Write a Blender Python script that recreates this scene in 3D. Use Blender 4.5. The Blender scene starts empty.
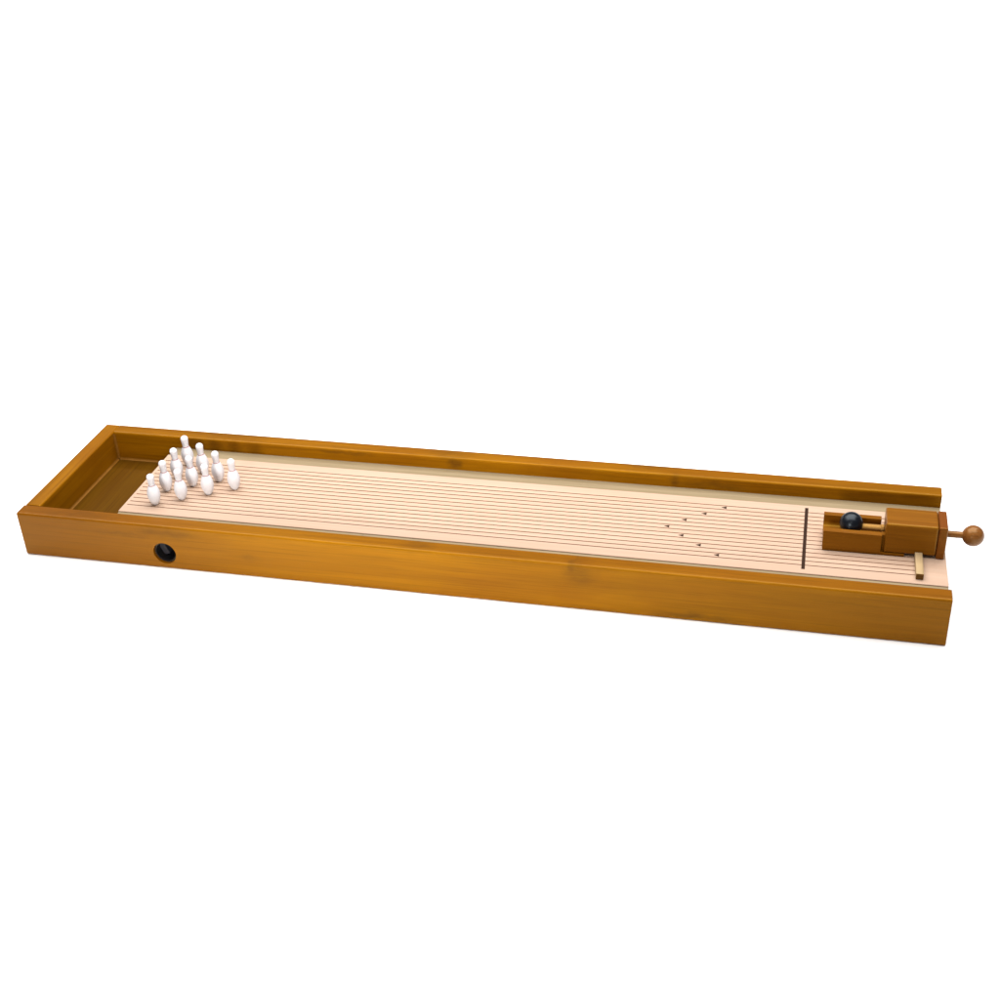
import bpy, bmesh, math, random
from mathutils import Vector, Matrix

scene = bpy.context.scene
col = scene.collection
R = math.radians

# ------------------------------------------------------------------ camera
cam_data = bpy.data.cameras.new('camera')
cam_data.sensor_width = 36.0
cam_data.lens = 1.3184746 * 36.0
cam_data.clip_start = 0.02
cam_data.clip_end = 200.0
cam = bpy.data.objects.new('camera', cam_data)
cam.location = (1.0094077, -1.3061096, 0.9726849)
cam.rotation_euler = (1.0231566, 0.0434471, 0.2273669)
col.objects.link(cam)
scene.camera = cam

# ------------------------------------------------------------------ world: plain white studio tent
world = bpy.data.worlds.new('World')
scene.world = world
world.use_nodes = True
bg = world.node_tree.nodes['Background']
bg.inputs['Color'].default_value = (1.0, 0.99, 0.985, 1)
bg.inputs['Strength'].default_value = 0.14

# ------------------------------------------------------------------ studio lamps
def lamp(name, loc, target, sx, sy, power, colour=(1, 1, 1), spread=180):
    d = bpy.data.lights.new(name, 'AREA')
    d.shape = 'RECTANGLE'
    d.size, d.size_y = sx, sy
    d.energy = power
    d.color = colour
    d.spread = R(spread)
    o = bpy.data.objects.new(name, d)
    o.location = loc
    o.rotation_euler = (Vector(target) - Vector(loc)).to_track_quat('-Z', 'Y').to_euler()
    col.objects.link(o)
    return o
lamp('overhead_softbox', (0.60, 0.24, 1.70), (0.60, 0.24, 0.0), 2.6, 1.5, 86, (1.0, 0.985, 0.97))
lamp('background_fill', (0.10, 1.90, 2.70), (0.10, 4.30, 0.0), 6.0, 1.0, 330)  # unseen lamp, added to whiten the ground far behind the box
lamp('front_softbox', (0.52, -1.55, 0.42), (0.50, 0.0, 0.04), 0.4, 0.3, 3.0, (1.0, 0.97, 0.93), 50)
lamp('camera_side_lamp', (0.95, -1.55, 1.35), (0.8, 0.1, 0.05), 0.16, 0.16, 2.0)

scene.view_settings.view_transform = 'Standard'
scene.view_settings.look = 'None'
scene.view_settings.exposure = 0
scene.view_settings.gamma = 1
scene.view_settings.use_curve_mapping = False

# ------------------------------------------------------------------ material helpers
def new_mat(name):
    m = bpy.data.materials.new(name)
    m.use_nodes = True
    nt = m.node_tree
    return m, nt, nt.nodes['Principled BSDF']
def node(nt, kind, **kw):
    n = nt.nodes.new(kind)
    for k, v in kw.items():
        setattr(n, k, v)
    return n
def link(nt, a, b):
    nt.links.new(a, b)
def math_node(nt, op, a, b=None, clamp=False):
    n = node(nt, 'ShaderNodeMath', operation=op, use_clamp=clamp)
    for i, v in enumerate((a, b)):
        if v is None: continue
        if isinstance(v, (int, float)): n.inputs[i].default_value = v
        else: link(nt, v, n.inputs[i])
    return n.outputs[0]
def mix_col(nt, fac, a, b, blend='MIX'):
    n = node(nt, 'ShaderNodeMix', data_type='RGBA', blend_type=blend)
    for s, v in ((n.inputs[0], fac), (n.inputs[6], a), (n.inputs[7], b)):
        if isinstance(v, (int, float)): s.default_value = v
        elif isinstance(v, tuple): s.default_value = v + (1,) if len(v) == 3 else v
        else: link(nt, v, s)
    return n.outputs[2]
def coords(nt, scale, offset=(0, 0, 0)):
    tc = node(nt, 'ShaderNodeTexCoord')
    mp = node(nt, 'ShaderNodeMapping')
    mp.inputs['Scale'].default_value = scale
    mp.inputs['Location'].default_value = offset
    link(nt, tc.outputs['Object'], mp.inputs['Vector'])
    return mp.outputs[0]
def noise(nt, vec, scale=1.0, detail=4, rough=0.55, dist=0.0):
    n = node(nt, 'ShaderNodeTexNoise')
    n.inputs['Scale'].default_value = scale
    n.inputs['Detail'].default_value = detail
    n.inputs['Roughness'].default_value = rough
    n.inputs['Distortion'].default_value = dist
    link(nt, vec, n.inputs['Vector'])
    return n.outputs['Fac']
def ramp(nt, fac, lo, hi):
    n = node(nt, 'ShaderNodeMapRange')
    n.inputs['From Min'].default_value = lo
    n.inputs['From Max'].default_value = hi
    link(nt, fac, n.inputs['Value'])
    return n.outputs[0]

def stained_wood(name, light, dark, red, knots=(), zones=(), rough=0.25, spec=0.36, axis='X', seed=0.0, coat=0.0):
    """Amber lacquered softwood: long grain, blotchy stain, dark knots at given places."""
    m, nt, b = new_mat(name)
    long_s = {'X': (2.2, 46, 46), 'Y': (46, 2.2, 46)}[axis]
    fine_s = {'X': (7, 520, 520), 'Y': (520, 7, 520)}[axis]
    g = noise(nt, coords(nt, long_s, (seed, seed * 1.7, seed * 0.6)), 1.0, 5, 0.6, 0.9)
    f = noise(nt, coords(nt, fine_s, (seed, 2, 1)), 1.0, 3, 0.6, 0.2)
    blot = noise(nt, coords(nt, (5, 9, 9), (seed * 3, 1, 4)), 1.0, 4, 0.6, 0.3)
    c = mix_col(nt, ramp(nt, g, 0.33, 0.68), dark, light)
    c = mix_col(nt, math_node(nt, 'MULTIPLY', ramp(nt, blot, 0.46, 0.72), 0.60), c, red)
    for (x_in, x_out, s) in zones:      # redder stain plus light falloff towards board ends, mixed into the colour
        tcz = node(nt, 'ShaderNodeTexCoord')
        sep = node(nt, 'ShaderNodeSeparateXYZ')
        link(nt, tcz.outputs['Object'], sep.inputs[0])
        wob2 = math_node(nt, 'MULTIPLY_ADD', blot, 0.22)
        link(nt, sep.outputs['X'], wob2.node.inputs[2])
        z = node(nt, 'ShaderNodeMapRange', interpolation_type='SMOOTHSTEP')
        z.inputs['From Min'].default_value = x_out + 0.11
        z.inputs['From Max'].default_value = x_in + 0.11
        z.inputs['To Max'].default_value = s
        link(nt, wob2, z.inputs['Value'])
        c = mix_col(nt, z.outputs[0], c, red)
    fl = math_node(nt, 'MULTIPLY', ramp(nt, f, 0.48, 0.74), 0.62)
    c = mix_col(nt, fl, c, tuple(v * 0.55 for v in dark))
    if knots:
        tc = node(nt, 'ShaderNodeTexCoord')
        wob = node(nt, 'ShaderNodeTexNoise')
        wob.inputs['Scale'].default_value = 55
        wob.inputs['Detail'].default_value = 3
        link(nt, tc.outputs['Object'], wob.inputs['Vector'])
        wv = node(nt, 'ShaderNodeVectorMath', operation='MULTIPLY_ADD')
        link(nt, wob.outputs['Color'], wv.inputs[0])
        wv.inputs[1].default_value = (0.022, 0.012, 0.012)
        link(nt, tc.outputs['Object'], wv.inputs[2])
        total = None
        for (p, r, s) in knots:
            off = node(nt, 'ShaderNodeVectorMath', operation='SUBTRACT')
            link(nt, wv.outputs[0], off.inputs[0])
            off.inputs[1].default_value = (p[0] + 0.011, p[1] + 0.006, p[2] + 0.006)
            sc = node(nt, 'ShaderNodeVectorMath', operation='DIVIDE')
            link(nt, off.outputs[0], sc.inputs[0])
            sc.inputs[1].default_value = r
            ln = node(nt, 'ShaderNodeVectorMath', operation='LENGTH')
            link(nt, sc.outputs[0], ln.inputs[0])
            k = node(nt, 'ShaderNodeMapRange', interpolation_type='SMOOTHSTEP')
            k.inputs['From Min'].default_value = 1.0
            k.inputs['From Max'].default_value = 0.1
            k.inputs['To Max'].default_value = s
            link(nt, ln.outputs['Value'], k.inputs['Value'])
            total = k.outputs[0] if total is None else math_node(nt, 'MAXIMUM', total, k.outputs[0])
        wisp = noise(nt, coords(nt, (26, 150, 150), (seed, 5, 3)), 1.0, 4, 0.65, 1.2)
        w2 = math_node(nt, 'MULTIPLY_ADD', ramp(nt, wisp, 0.35, 0.62), 0.75)
        w2.node.inputs[2].default_value = 0.40
        total = math_node(nt, 'MULTIPLY', total, w2, True)
        c = mix_col(nt, total, c, (0.062, 0.023, 0.003))
    link(nt, c, b.inputs['Base Color'])
    r = math_node(nt, 'MULTIPLY_ADD', g, 0.12)
    r.node.inputs[2].default_value = rough
    link(nt, r, b.inputs['Roughness'])
    b.inputs['Specular IOR Level'].default_value = spec
    b.inputs['Specular Tint'].default_value = (1.0, 0.60, 0.07, 1)
    b.inputs['Coat Weight'].default_value = coat
    b.inputs['Coat Roughness'].default_value = 0.22
    bump = node(nt, 'ShaderNodeBump')
    bump.inputs['Strength'].default_value = 0.10
    bump.inputs['Distance'].default_value = 0.0006
    link(nt, f, bump.inputs['Height'])
    link(nt, bump.outputs[0], b.inputs['Normal'])
    return m

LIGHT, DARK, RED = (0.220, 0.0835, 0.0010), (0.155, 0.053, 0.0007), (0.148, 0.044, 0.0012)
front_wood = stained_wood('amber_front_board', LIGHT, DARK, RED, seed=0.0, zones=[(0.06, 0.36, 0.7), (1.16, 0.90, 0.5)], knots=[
    ((0.765, 0.0, 0.053), (0.030, 0.05, 0.024), 0.55),
    ((0.757, 0.0, 0.060), (0.007, 0.05, 0.014), 0.75),
    ((0.215, 0.0, 0.056), (0.060, 0.05, 0.012), 0.60),
    ((0.150, 0.0, 0.049), (0.070, 0.05, 0.006), 0.45),
    ((0.905, 0.0, 0.006), (0.085, 0.05, 0.010), 0.62),
    ((0.560, 0.012, 0.066), (0.035, 0.02, 0.010), 0.40),
    ((0.085, 0.012, 0.066), (0.110, 0.02, 0.006), 0.45),
    ((0.330, 0.0, 0.030), (0.020, 0.05, 0.008), 0.35),
])
rear_wood = stained_wood('amber_rear_board', LIGHT, DARK, RED, seed=3.3, knots=[
    ((0.548, 0.234, 0.057), (0.013, 0.02, 0.014), 0.68),
    ((0.540, 0.245, 0.066), (0.050, 0.02, 0.006), 0.40),
    ((0.857, 0.234, 0.058), (0.012, 0.02, 0.016), 0.70),
    ((0.905, 0.234, 0.055), (0.070, 0.02, 0.009), 0.50),
    ((0.820, 0.252, 0.066), (0.060, 0.01, 0.006), 0.55),
    ((0.385, 0.234, 0.062), (0.060, 0.02, 0.006), 0.55),
    ((0.200, 0.250, 0.066), (0.090, 0.02, 0.006), 0.45),
])
end_wood = stained_wood('amber_end_board', LIGHT, DARK, RED, seed=7.1, axis='Y')
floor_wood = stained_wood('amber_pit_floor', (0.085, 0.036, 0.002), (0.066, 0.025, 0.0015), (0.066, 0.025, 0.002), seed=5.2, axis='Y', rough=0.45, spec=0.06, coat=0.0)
bead_wood = stained_wood('amber_corner_bead', (0.20, 0.083, 0.012), (0.16, 0.064, 0.008), (0.165, 0.062, 0.01), seed=9.0, coat=0.3)
launch_wood = stained_wood('red_brown_launcher_wood', (0.185, 0.066, 0.0035), (0.138, 0.045, 0.0025), (0.142, 0.040, 0.0035), seed=11.3, rough=0.26, spec=0.5)
plate_wood = stained_wood('red_brown_end_plate_wood', (0.155, 0.042, 0.006), (0.115, 0.029, 0.004), (0.12, 0.029, 0.005), seed=13.9, axis='Y', rough=0.26, spec=0.5)
knob_wood = stained_wood('brown_knob_wood', (0.18, 0.068, 0.016), (0.14, 0.048, 0.010), (0.14, 0.046, 0.011), seed=15.0, rough=0.3, spec=0.3, coat=0.25)
rod_wood = stained_wood('tan_dowel_wood', (0.34, 0.185, 0.055), (0.28, 0.14, 0.038), (0.29, 0.14, 0.05), seed=17.0)

def lane_material():
    m, nt, b = new_mat('pale_lane_wood')
    tc = node(nt, 'ShaderNodeTexCoord')
    sep = node(nt, 'ShaderNodeSeparateXYZ')
    link(nt, tc.outputs['Object'], sep.inputs[0])
    idx = math_node(nt, 'FLOOR', math_node(nt, 'DIVIDE', math_node(nt, 'ADD', sep.outputs['Y'], 0.0082), 0.0094))
    wn = node(nt, 'ShaderNodeTexWhiteNoise', noise_dimensions='1D')
    link(nt, idx, wn.inputs['W'])
    g = noise(nt, coords(nt, (5, 190, 30)), 1.0, 5, 0.6, 0.5)
    big = noise(nt, coords(nt, (3.5, 14, 1), (2, 0, 0)), 1.0, 3, 0.55)
    c = mix_col(nt, ramp(nt, g, 0.3, 0.7), (0.380, 0.258, 0.182), (0.420, 0.297, 0.217))
    c = mix_col(nt, math_node(nt, 'MULTIPLY', ramp(nt, big, 0.5, 0.75), 0.5), c, (0.395, 0.242, 0.160))
    c = mix_col(nt, math_node(nt, 'MULTIPLY', wn.outputs['Value'], 0.30), c, (0.40, 0.262, 0.185))
    link(nt, c, b.inputs['Base Color'])
    b.inputs['Roughness'].default_value = 0.5
    b.inputs['Specular IOR Level'].default_value = 0.25
    return m
def plain(name, colour, rough=0.5, spec=0.3, var=0.12, scale=60, coat=0.0):
    m, nt, b = new_mat(name)
    n = noise(nt, coords(nt, (scale, scale, scale)), 1.0, 3, 0.6)
    c = mix_col(nt, ramp(nt, n, 0.3, 0.7), tuple(v * (1 - var) for v in colour), tuple(min(1, v * (1 + var)) for v in colour))
    link(nt, c, b.inputs['Base Color'])
    b.inputs['Roughness'].default_value = rough
    b.inputs['Specular IOR Level'].default_value = spec
    b.inputs['Specular Tint'].default_value = (1.0, 0.60, 0.07, 1)
    b.inputs['Coat Weight'].default_value = coat
    b.inputs['Coat Roughness'].default_value = 0.15
    return m
lane_wood = lane_material()
groove_dark = plain('scorched_groove', (0.16, 0.072, 0.034), 0.8, 0.1)
inlay_dark = plain('dark_brown_inlay', (0.022, 0.011, 0.010), 0.6, 0.15, 0.2, 200)
black_lining = plain('black_plastic_lining', (0.008, 0.009, 0.012), 0.35, 0.4, 0.1)
slate = plain('dark_slate_plastic', (0.018, 0.020, 0.028), 0.5, 0.25, 0.1)
ball_black = plain('blue_black_gloss', (0.003, 0.0035, 0.006), 0.32, 0.30, 0.1, 40, 0.0)
ball_black.node_tree.nodes['Principled BSDF'].inputs['Specular Tint'].default_value = (0.80, 0.92, 1.0, 1)
pin_white = plain('white_pin_plastic', (0.60, 0.595, 0.62), 0.40, 0.25, 0.02, 120)
_pb = pin_white.node_tree.nodes['Principled BSDF']
_pb.inputs['Subsurface Weight'].default_value = 0.35
_pb.inputs['Subsurface Radius'].default_value = (1.0, 0.9, 0.9)
_pb.inputs['Subsurface Scale'].default_value = 0.004
pin_red = plain('dull_red_stripe', (0.34, 0.15, 0.16), 0.5, 0.2, 0.1)
stick_wood = stained_wood('pale_stick_wood', (0.36, 0.262, 0.150), (0.30, 0.208, 0.112), (0.33, 0.232, 0.128), seed=21.0, axis='Y', rough=0.5, coat=0.0)
stick_end = plain('shaded_end_grain', (0.16, 0.082, 0.024), 0.6, 0.1, 0.3, 400)  # darker end grain, with the front-facing end's shade put into its colour
def gutter_material():
    m, nt, b = new_mat('grey_tan_gutter_board')
    g = noise(nt, coords(nt, (7, 160, 20)), 1.0, 5, 0.6, 0.6)
    c = mix_col(nt, ramp(nt, g, 0.3, 0.7), (0.190, 0.140, 0.075), (0.240, 0.182, 0.104))
    s = noise(nt, coords(nt, (38, 60, 10), (4, 0, 0)), 1.0, 4, 0.7)
    c = mix_col(nt, math_node(nt, 'MULTIPLY', ramp(nt, s, 0.64, 0.72), 0.45), c, (0.10, 0.08, 0.055))
    link(nt, c, b.inputs['Base Color'])
    b.inputs['Roughness'].default_value = 0.6
    b.inputs['Specular IOR Level'].default_value = 0.2
    return m
gutter_wood = gutter_material()
paper = plain('white_paper_sweep', (0.93, 0.93, 0.93), 0.9, 0.1, 0.005, 3)

# ------------------------------------------------------------------ mesh helpers
def finish(name, bm, mats, parent=None, loc=(0, 0, 0), smooth=False):
    bmesh.ops.recalc_face_normals(bm, faces=bm.faces[:])
    me = bpy.data.meshes.new(name)
    bm.to_mesh(me); bm.free()
    for m in (mats if isinstance(mats, (list, tuple)) else [mats]):
        me.materials.append(m)
    if smooth:
        for p in me.polygons: p.use_smooth = True
    o = bpy.data.objects.new(name, me)
    o.location = loc
    col.objects.link(o)
    if parent is not None: o.parent = parent
    return o
def empty(name, loc, label, cat, group=None):
    o = bpy.data.objects.new(name, None)
    o.empty_display_size = 0.02
    o.location = loc
    col.objects.link(o)
    o['label'] = label; o['category'] = cat
    if group: o['group'] = group
    return o
def box_bm(x0, x1, y0, y1, z0, z1, bevel=0.0, seg=3, cuts=0):
    bm = bmesh.new()
    bmesh.ops.create_cube(bm, size=1.0)
    for v in bm.verts:
        v.co = Vector(((x0 + x1) / 2 + v.co.x * (x1 - x0), (y0 + y1) / 2 + v.co.y * (y1 - y0), (z0 + z1) / 2 + v.co.z * (z1 - z0)))
    if bevel:
        bmesh.ops.bevel(bm, geom=bm.edges[:], offset=bevel, segments=seg, profile=0.5, affect='EDGES')
    return bm
def board_bm(x0, x1, y0, y1, z0, z1, axis, long_bevel, end_bevel):
    bm = box_bm(x0, x1, y0, y1, z0, z1)
    along = [e for e in bm.edges if abs((e.verts[0].co - e.verts[1].co).normalized()[axis]) > 0.9]
    bmesh.ops.bevel(bm, geom=along, offset=long_bevel, segments=4, profile=0.5, affect='EDGES')
    if end_bevel:
        ends = [e for e in bm.edges if abs(e.verts[0].co[axis] - e.verts[1].co[axis]) < 1e-7]
        bmesh.ops.bevel(bm, geom=ends, offset=end_bevel, segments=2, profile=0.5, affect='EDGES')
    return bm
def lathe_bm(profile, seg=32, axis='Z'):
    bm = bmesh.new()
    rings = []
    for (r, z) in profile:
        if r < 1e-6:
            rings.append([bm.verts.new((0, 0, z))])
        else:
            rings.append([bm.verts.new((r * math.cos(2 * math.pi * k / seg), r * math.sin(2 * math.pi * k / seg), z)) for k in range(seg)])
    for a, b in zip(rings, rings[1:]):
        for k in range(seg):
            k2 = (k + 1) % seg
            if len(a) == 1 and len(b) == 1: continue
            if len(a) == 1: bm.faces.new((a[0], b[k], b[k2]))
            elif len(b) == 1: bm.faces.new((a[k], a[k2], b[0]))
            else: bm.faces.new((a[k], a[k2], b[k2], b[k]))
    if axis == 'X':
        bmesh.ops.rotate(bm, verts=bm.verts[:], cent=(0, 0, 0), matrix=Matrix.Rotation(R(90), 3, 'Y'))
    elif axis == 'Y':
        bmesh.ops.rotate(bm, verts=bm.verts[:], cent=(0, 0, 0), matrix=Matrix.Rotation(R(-90), 3, 'X'))
    return bm
def cut(o, cutter_bm):
    """Boolean difference, baked into the mesh; the cutter is removed."""
    me = bpy.data.meshes.new('cutter'); bmesh.ops.recalc_face_normals(cutter_bm, faces=cutter_bm.faces[:])
    cutter_bm.to_mesh(me); cutter_bm.free()
    c = bpy.data.objects.new('cutter', me); col.objects.link(c)
    md = o.modifiers.new('cut', 'BOOLEAN'); md.operation = 'DIFFERENCE'; md.object = c; md.solver = 'EXACT'
    bpy.context.view_layer.update()
    dg = bpy.context.evaluated_depsgraph_get()
    new = bpy.data.meshes.new_from_object(o.evaluated_get(dg))
    o.modifiers.clear()
    new.name = o.name
    o.data = new
    bpy.data.objects.remove(c)
    bpy.data.meshes.remove(me)

# ------------------------------------------------------------------ setting
gb = bmesh.new()
bmesh.ops.create_grid(gb, x_segments=1, y_segments=1, size=40)
ground = finish('ground', gb, paper)
ground['kind'] = 'structure'

# ------------------------------------------------------------------ the bowling table
L, W, H, T = 1.2, 0.2566, 0.0664, 0.0230
ZL = 0.0517          # lane surface
ZF = 0.0210          # pit floor
XL = 0.1225          # lane's end at the pit
LY0, LY1 = 0.0492, 0.2066
table = empty('bowling_game', (L / 2, W / 2, 0), 'long amber wooden tabletop bowling box with a pale grooved lane', 'bowling game')
def tpart(name, bm, mats, parent=table, smooth=False):
    o = finish(name, bm, mats, None, (0, 0, 0), smooth)
    o.parent = parent
    o.matrix_parent_inverse = Matrix.Translation(-Vector(table.location)) if parent is table else Matrix.Identity(4)
    return o

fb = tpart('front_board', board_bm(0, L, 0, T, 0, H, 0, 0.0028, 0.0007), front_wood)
fb['label'] = 'amber front board with a round hole near its left end'
hc = lathe_bm([(0, -0.03), (0.0160, -0.03), (0.0160, 0.03), (0, 0.03)], 64, 'Y')
bmesh.ops.translate(hc, verts=hc.verts[:], vec=(0.2090, 0.0115, 0.0240))
cut(fb, hc)
tpart('rear_board', board_bm(T + 0.0001, L, W - T, W, 0, H, 0, 0.0028, 0.0005), rear_wood)
tpart('end_board', board_bm(0.0002, T, T + 0.0001, W - 0.0002, 0, H - 0.0002, 1, 0.0028, 0.002), end_wood)
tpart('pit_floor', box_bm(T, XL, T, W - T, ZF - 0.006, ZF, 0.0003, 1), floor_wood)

# quarter round beads in the pit's inner corners
def bead_bm(p, q, d1, d2, r=0.0028, n=5):
    bm = bmesh.new()
    p, q, d1, d2 = map(Vector, (p, q, d1, d2))
    prof = [Vector((0, 0, 0))] + [d1 * (r * (1 - math.sin(a))) + d2 * (r * (1 - math.cos(a))) for a in [i * math.pi / 2 / n for i in range(n + 1)]]
    a = [bm.verts.new(p + v) for v in prof]
    b = [bm.verts.new(q + v) for v in prof]
    m = len(prof)
    for i in range(m):
        bm.faces.new((a[i], a[(i + 1) % m], b[(i + 1) % m], b[i]))
    bm.faces.new(a); bm.faces.new(b)
    return bm
e = 0.0002
tpart('corner_bead', bead_bm((T + e, W - T - e, ZF), (T + e, W - T - e, H - 0.004), (1, 0, 0), (0, -1, 0)), bead_wood)
tpart('corner_bead', bead_bm((T + 0.003, W - T - e, ZF + e), (XL - 0.001, W - T - e, ZF + e), (0, -1, 0), (0, 0, 1)), bead_wood)
tpart('corner_bead', bead_bm((T + e, T + 0.003, ZF + e), (T + e, W - T - 0.003, ZF + e), (1, 0, 0), (0, 0, 1)), bead_wood)

# the lane: one slab whose top carries fourteen long saw cuts
def lane_bm():
    bm = bmesh.new()
    gw, gd = 0.00150, 0.0008
    cuts_y = [0.0670 + 0.00941 * k for k in range(14)]
    stations = [(XL, 0), (XL + 0.004, 0), (XL + 0.005, 1), (1.162, 1), (1.163, 0), (L - 0.0004, 0)]
    rows = []
    for x, g in stations:
        row = [(LY0, ZL - 0.011), (LY0, ZL - 0.0006), (LY0 + 0.0006, ZL)]
        for y in cuts_y:
            row += [(y - gw / 2, ZL), (y - gw / 5, ZL - gd * g), (y + gw / 5, ZL - gd * g), (y + gw / 2, ZL)]
        row += [(LY1 - 0.0006, ZL), (LY1, ZL - 0.0006), (LY1, ZL - 0.011)]
        rows.append([bm.verts.new((x, a, b)) for a, b in row])
    n = len(rows[0])
    for s in range(len(stations) - 1):
        for i in range(n):
            f = bm.faces.new((rows[s][i], rows[s][(i + 1) % n], rows[s + 1][(i + 1) % n], rows[s + 1][i]))
            j = i - 3
            if 0 <= j < 56 and j % 4 != 3 and 1 <= s <= 3:
                f.material_index = 1
    bm.faces.new(rows[0]); bm.faces.new(rows[-1])
    return bm
lane = tpart('lane', lane_bm(), [lane_wood, groove_dark])
lane['label'] = 'pale pinkish lane of narrow grooved boards'
tpart('gutter', box_bm(XL + 0.0004, L - 0.0006, LY1 + 0.0002, W - T - 0.0002, ZL - 0.010, ZL - 0.0036, 0.0002, 1), gutter_wood)
tpart('gutter', box_bm(XL + 0.0004, L - 0.0006, T + 0.0002, LY0 - 0.0002, ZL - 0.010, ZL - 0.0015, 0.0002, 1), gutter_wood)
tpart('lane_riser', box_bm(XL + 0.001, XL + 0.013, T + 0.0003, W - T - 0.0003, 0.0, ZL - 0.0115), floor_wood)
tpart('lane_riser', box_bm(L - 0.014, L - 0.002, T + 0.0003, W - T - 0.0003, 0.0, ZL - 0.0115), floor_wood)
tpart('foul_line', box_bm(1.0288, 1.0330, 0.0580, 0.2003, ZL - 0.001, ZL + 0.00015), inlay_dark)
for k in range(-3, 4):
    x = (0.857, 0.8772, 0.9010, 0.9253)[abs(k)]
    y = 0.1283 + k * 0.01882
    bm = bmesh.new()
    tri = [(x - 0.0035, y), (x + 0.0033, y - 0.0031), (x + 0.0033, y + 0.0031)]
    lo = [bm.verts.new((a, b, ZL - 0.0005)) for a, b in tri]
    hi = [bm.verts.new((a, b, ZL + 0.00015)) for a, b in tri]
    bm.faces.new(lo); bm.faces.new(hi)
    for i in range(3):
        bm.faces.new((lo[i], lo[(i + 1) % 3], hi[(i + 1) % 3], hi[i]))
    tpart('lane_arrow', bm, inlay_dark)

# black sleeve inside the ball hole
sl = lathe_bm([(0.0158, 0.0), (0.0158, 0.030), (0.0, 0.030), (0.0, 0.0285), (0.0138, 0.0285), (0.0138, 0.0), (0.0158, 0.0)], 48, 'Y')
bmesh.ops.translate(sl, verts=sl.verts[:], vec=(0.2090, 0.0040, 0.0240))
tpart('hole_sleeve', sl, black_lining, smooth=False)

plate = box_bm(-0.0042, 0.0042, 0.0, 0.014, -0.0118, 0.0118, 0.0004, 1)
bmesh.ops.rotate(plate, verts=plate.verts[:], cent=(0, 0, 0), matrix=Matrix.Rotation(R(-22), 3, 'Y'))
bmesh.ops.translate(plate, verts=plate.verts[:], vec=(0.1995, 0.0150, 0.0238))
tpart('return_flap', plate, slate)

# ------------------------------------------------------------------ pins
def make_pin():
    root = empty('bowling_pin', (0, 0, 0), '', 'bowling pin', 'white bowling pins set in a triangle')
    h = 0.0470
    zn = 0.64 * h
    prof = [(0.0, 0.0), (0.0036, 0.0), (0.0042, 0.0006)]
    for i in range(1, 15):            # egg shaped belly
        t = i / 15
        r = 0.0087 * math.sin(math.pi * (0.155 + 0.69 * t)) ** 0.90
        prof.append((max(r, 0.0037), 0.0006 + t * (zn - 0.0006)))
    prof += [(0.0043, zn), (0.0042, zn + 0.0006)]
    for i in range(1, 9):
        t = i / 8
        prof.append((0.0042 + 0.0010 * t ** 1.1, zn + 0.0006 + t * (h - 0.0049 - zn - 0.0006)))
    for i in range(1, 8):
        a = i / 7 * math.pi / 2
        prof.append((0.0052 * math.cos(a) if i < 7 else 0.0, h - 0.0049 + 0.0049 * math.sin(a)))
    finish('pin_body', lathe_bm(prof, 32), pin_white, root, smooth=True)
    ring = lathe_bm([(0.0042, zn - 0.0005), (0.0047, zn - 0.0003), (0.0046, zn + 0.0003), (0.0040, zn + 0.0005)], 32)
    finish('neck_stripe', ring, pin_red, root, smooth=True)
    return root
pin0 = make_pin()
def copy_pin():
    c = pin0.copy(); col.objects.link(c)
    for ch in pin0.children:
        d = ch.copy(); col.objects.link(d); d.parent = c
    return c
PX = (0.1660, 0.1970, 0.2282, 0.2592)
pins = [
    (0, 0.0740, 'white pin at the front of the row of four along the dark pit'),
    (0, 0.1110, 'white pin second from the front in the row of four along the pit'),
    (0, 0.1465, 'white pin third from the front in the row of four along the pit'),
    (0, 0.1825, 'white pin at the back of the row of four, nearest the rear board'),
    (1, 0.0925, 'white pin at the front of the row of three'),
    (1, 0.1290, 'white pin in the middle of the row of three'),
    (1, 0.1650, 'white pin at the back of the row of three'),
    (2, 0.1110, 'white pin at the front of the row of two'),
    (2, 0.1470, 'white pin at the back of the row of two'),
    (3, 0.1300, 'white pin standing alone at the tip of the triangle, nearest the launcher'),
]
for i, (row, y, lab) in enumerate(pins):
    p = pin0 if i == 0 else copy_pin()
    p.location = (PX[row], y, ZL + 0.0002)
    p.rotation_euler = (0, 0, i * 1.3)
    p['label'] = lab

# ------------------------------------------------------------------ ball launcher
YA, YB, YC = 0.1036, 0.1492, 0.1275
Z0 = ZL + 0.0002
AX = 0.0757
launcher = empty('ball_launcher', (1.125, YC, Z0), 'red brown wooden plunger launcher with a round knob, set on the lane', 'ball launcher')
def lpart(name, bm, mats, parent=launcher, smooth=False):
    o = finish(name, bm, mats, None, (0, 0, 0), smooth)
    o.parent = parent
    o.matrix_parent_inverse = Matrix.Translation(-Vector(launcher.location)) if parent is launcher else Matrix.Identity(4)
    return o
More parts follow.
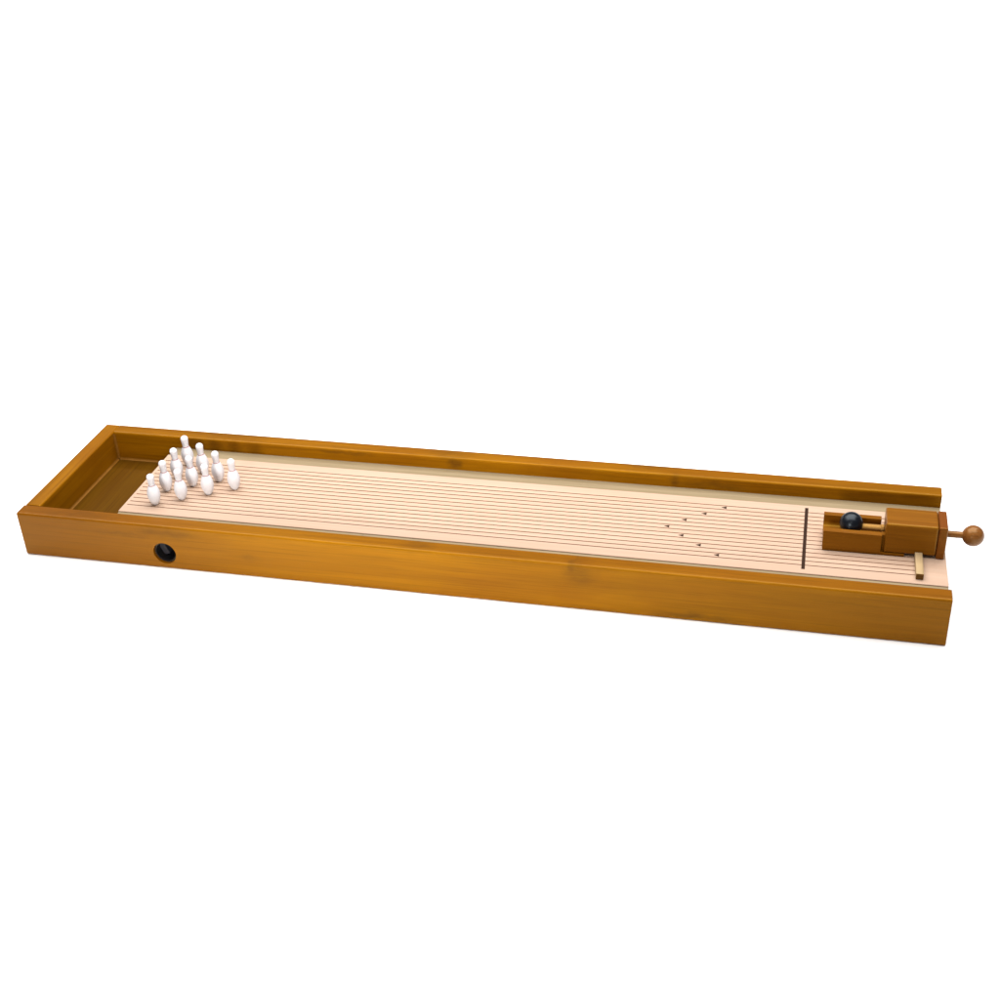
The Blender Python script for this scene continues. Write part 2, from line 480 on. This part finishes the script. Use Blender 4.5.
# trough: U section
def trough_bm():
    zt, zf, rail = 0.0800, 0.0655, 0.0078
    prof = [(YA, Z0 + 0.0034), (YB, Z0 + 0.0034), (YB, zt), (YB - rail, zt)]
    n = 8
    yi0, yi1 = YB - rail, YA + rail
    rr = 0.005
    for i in range(n + 1):
        a = i / n * math.pi / 2
        prof.append((yi0 - rr + rr * math.cos(a), zf + rr - rr * math.sin(a)))
    for i in range(n + 1):
        a = i / n * math.pi / 2
        prof.append((yi1 + rr - rr * math.sin(a), zf + rr - rr * math.cos(a)))
    prof += [(YA + rail, zt), (YA, zt)]
    bm = bmesh.new()
    a = [bm.verts.new((1.0520, y, z)) for y, z in prof]
    b = [bm.verts.new((1.1215, y, z)) for y, z in prof]
    m = len(prof)
    for i in range(m):
        bm.faces.new((a[i], a[(i + 1) % m], b[(i + 1) % m], b[i]))
    bm.faces.new(a); bm.faces.new(b)
    sharp = [ed for ed in bm.edges if abs(ed.calc_face_angle(0)) > 0.6]
    bmesh.ops.bevel(bm, geom=sharp, offset=0.0006, segments=2, profile=0.5, affect='EDGES')
    return bm
base = lpart('base_board', box_bm(1.0523, 1.1866, YA + 0.0008, YB - 0.0036, Z0, Z0 + 0.0032, 0.0004, 1), launch_wood)
cut(base, box_bm(1.150, 1.19, YA - 0.01, YA + 0.018, Z0 - 0.01, Z0 + 0.010))
lpart('joint_block', box_bm(1.1213, 1.1254, YA + 0.0075, YC - 0.0085, Z0 + 0.0033, 0.0765), launch_wood)
lpart('ball_trough', trough_bm(), launch_wood)
hs = lpart('housing', box_bm(1.1250, 1.1866, YA + 0.0016, YB - 0.0034, Z0 + 0.0034, 0.0965, 0.0026, 4), launch_wood)
lpart('end_plate', box_bm(1.1869, 1.1972, YA + 0.0014, YB - 0.0032, Z0, 0.0966, 0.0016), plate_wood)
def rod_bm(x0, x1, r, z=AX):
    bm = lathe_bm([(0, x0), (r * 0.85, x0), (r, x0 + r * 0.15), (r, x1 - r * 0.15), (r * 0.85, x1), (0, x1)], 32, 'X')
    bmesh.ops.translate(bm, verts=bm.verts[:], vec=(0, YC, z))
    return bm
lpart('pusher_rod', rod_bm(1.0975, 1.1300, 0.0043, 0.0757), rod_wood, smooth=False)
lpart('rod_collar', rod_bm(1.1205, 1.1248, 0.0056, 0.0757), rod_wood)
pr = lpart('plunger_rod', rod_bm(1.1900, 1.2200, 0.0042), knob_wood)
kb = bmesh.new()
bmesh.ops.create_uvsphere(kb, u_segments=48, v_segments=24, radius=0.0132)
bmesh.ops.translate(kb, verts=kb.verts[:], vec=(1.2293, YC, AX + 0.0002))
lpart('knob', kb, knob_wood, parent=pr, smooth=True)
st = box_bm(1.1623, 1.1711, 0.0575, YA + 0.0013, Z0, Z0 + 0.0080, 0.0005, 2)
for f in st.faces:
    if f.calc_center_median().y < 0.0581: f.material_index = 1
lev = lpart('release_lever', st, [stick_wood, stick_end])
lpart('lever_tongue', box_bm(1.1630, 1.1704, YA + 0.0010, YA + 0.015, Z0 + 0.0004, Z0 + 0.0031), stick_wood, parent=lev)

# ------------------------------------------------------------------ ball
bb = bmesh.new()
bmesh.ops.create_uvsphere(bb, u_segments=64, v_segments=32, radius=0.0142)
ball = finish('bowling_ball', bb, ball_black, None, (1.0850, YC, 0.0655 + 0.0143), True)
ball['label'] = 'small glossy blue black ball resting in the launcher trough'
ball['category'] = 'ball'
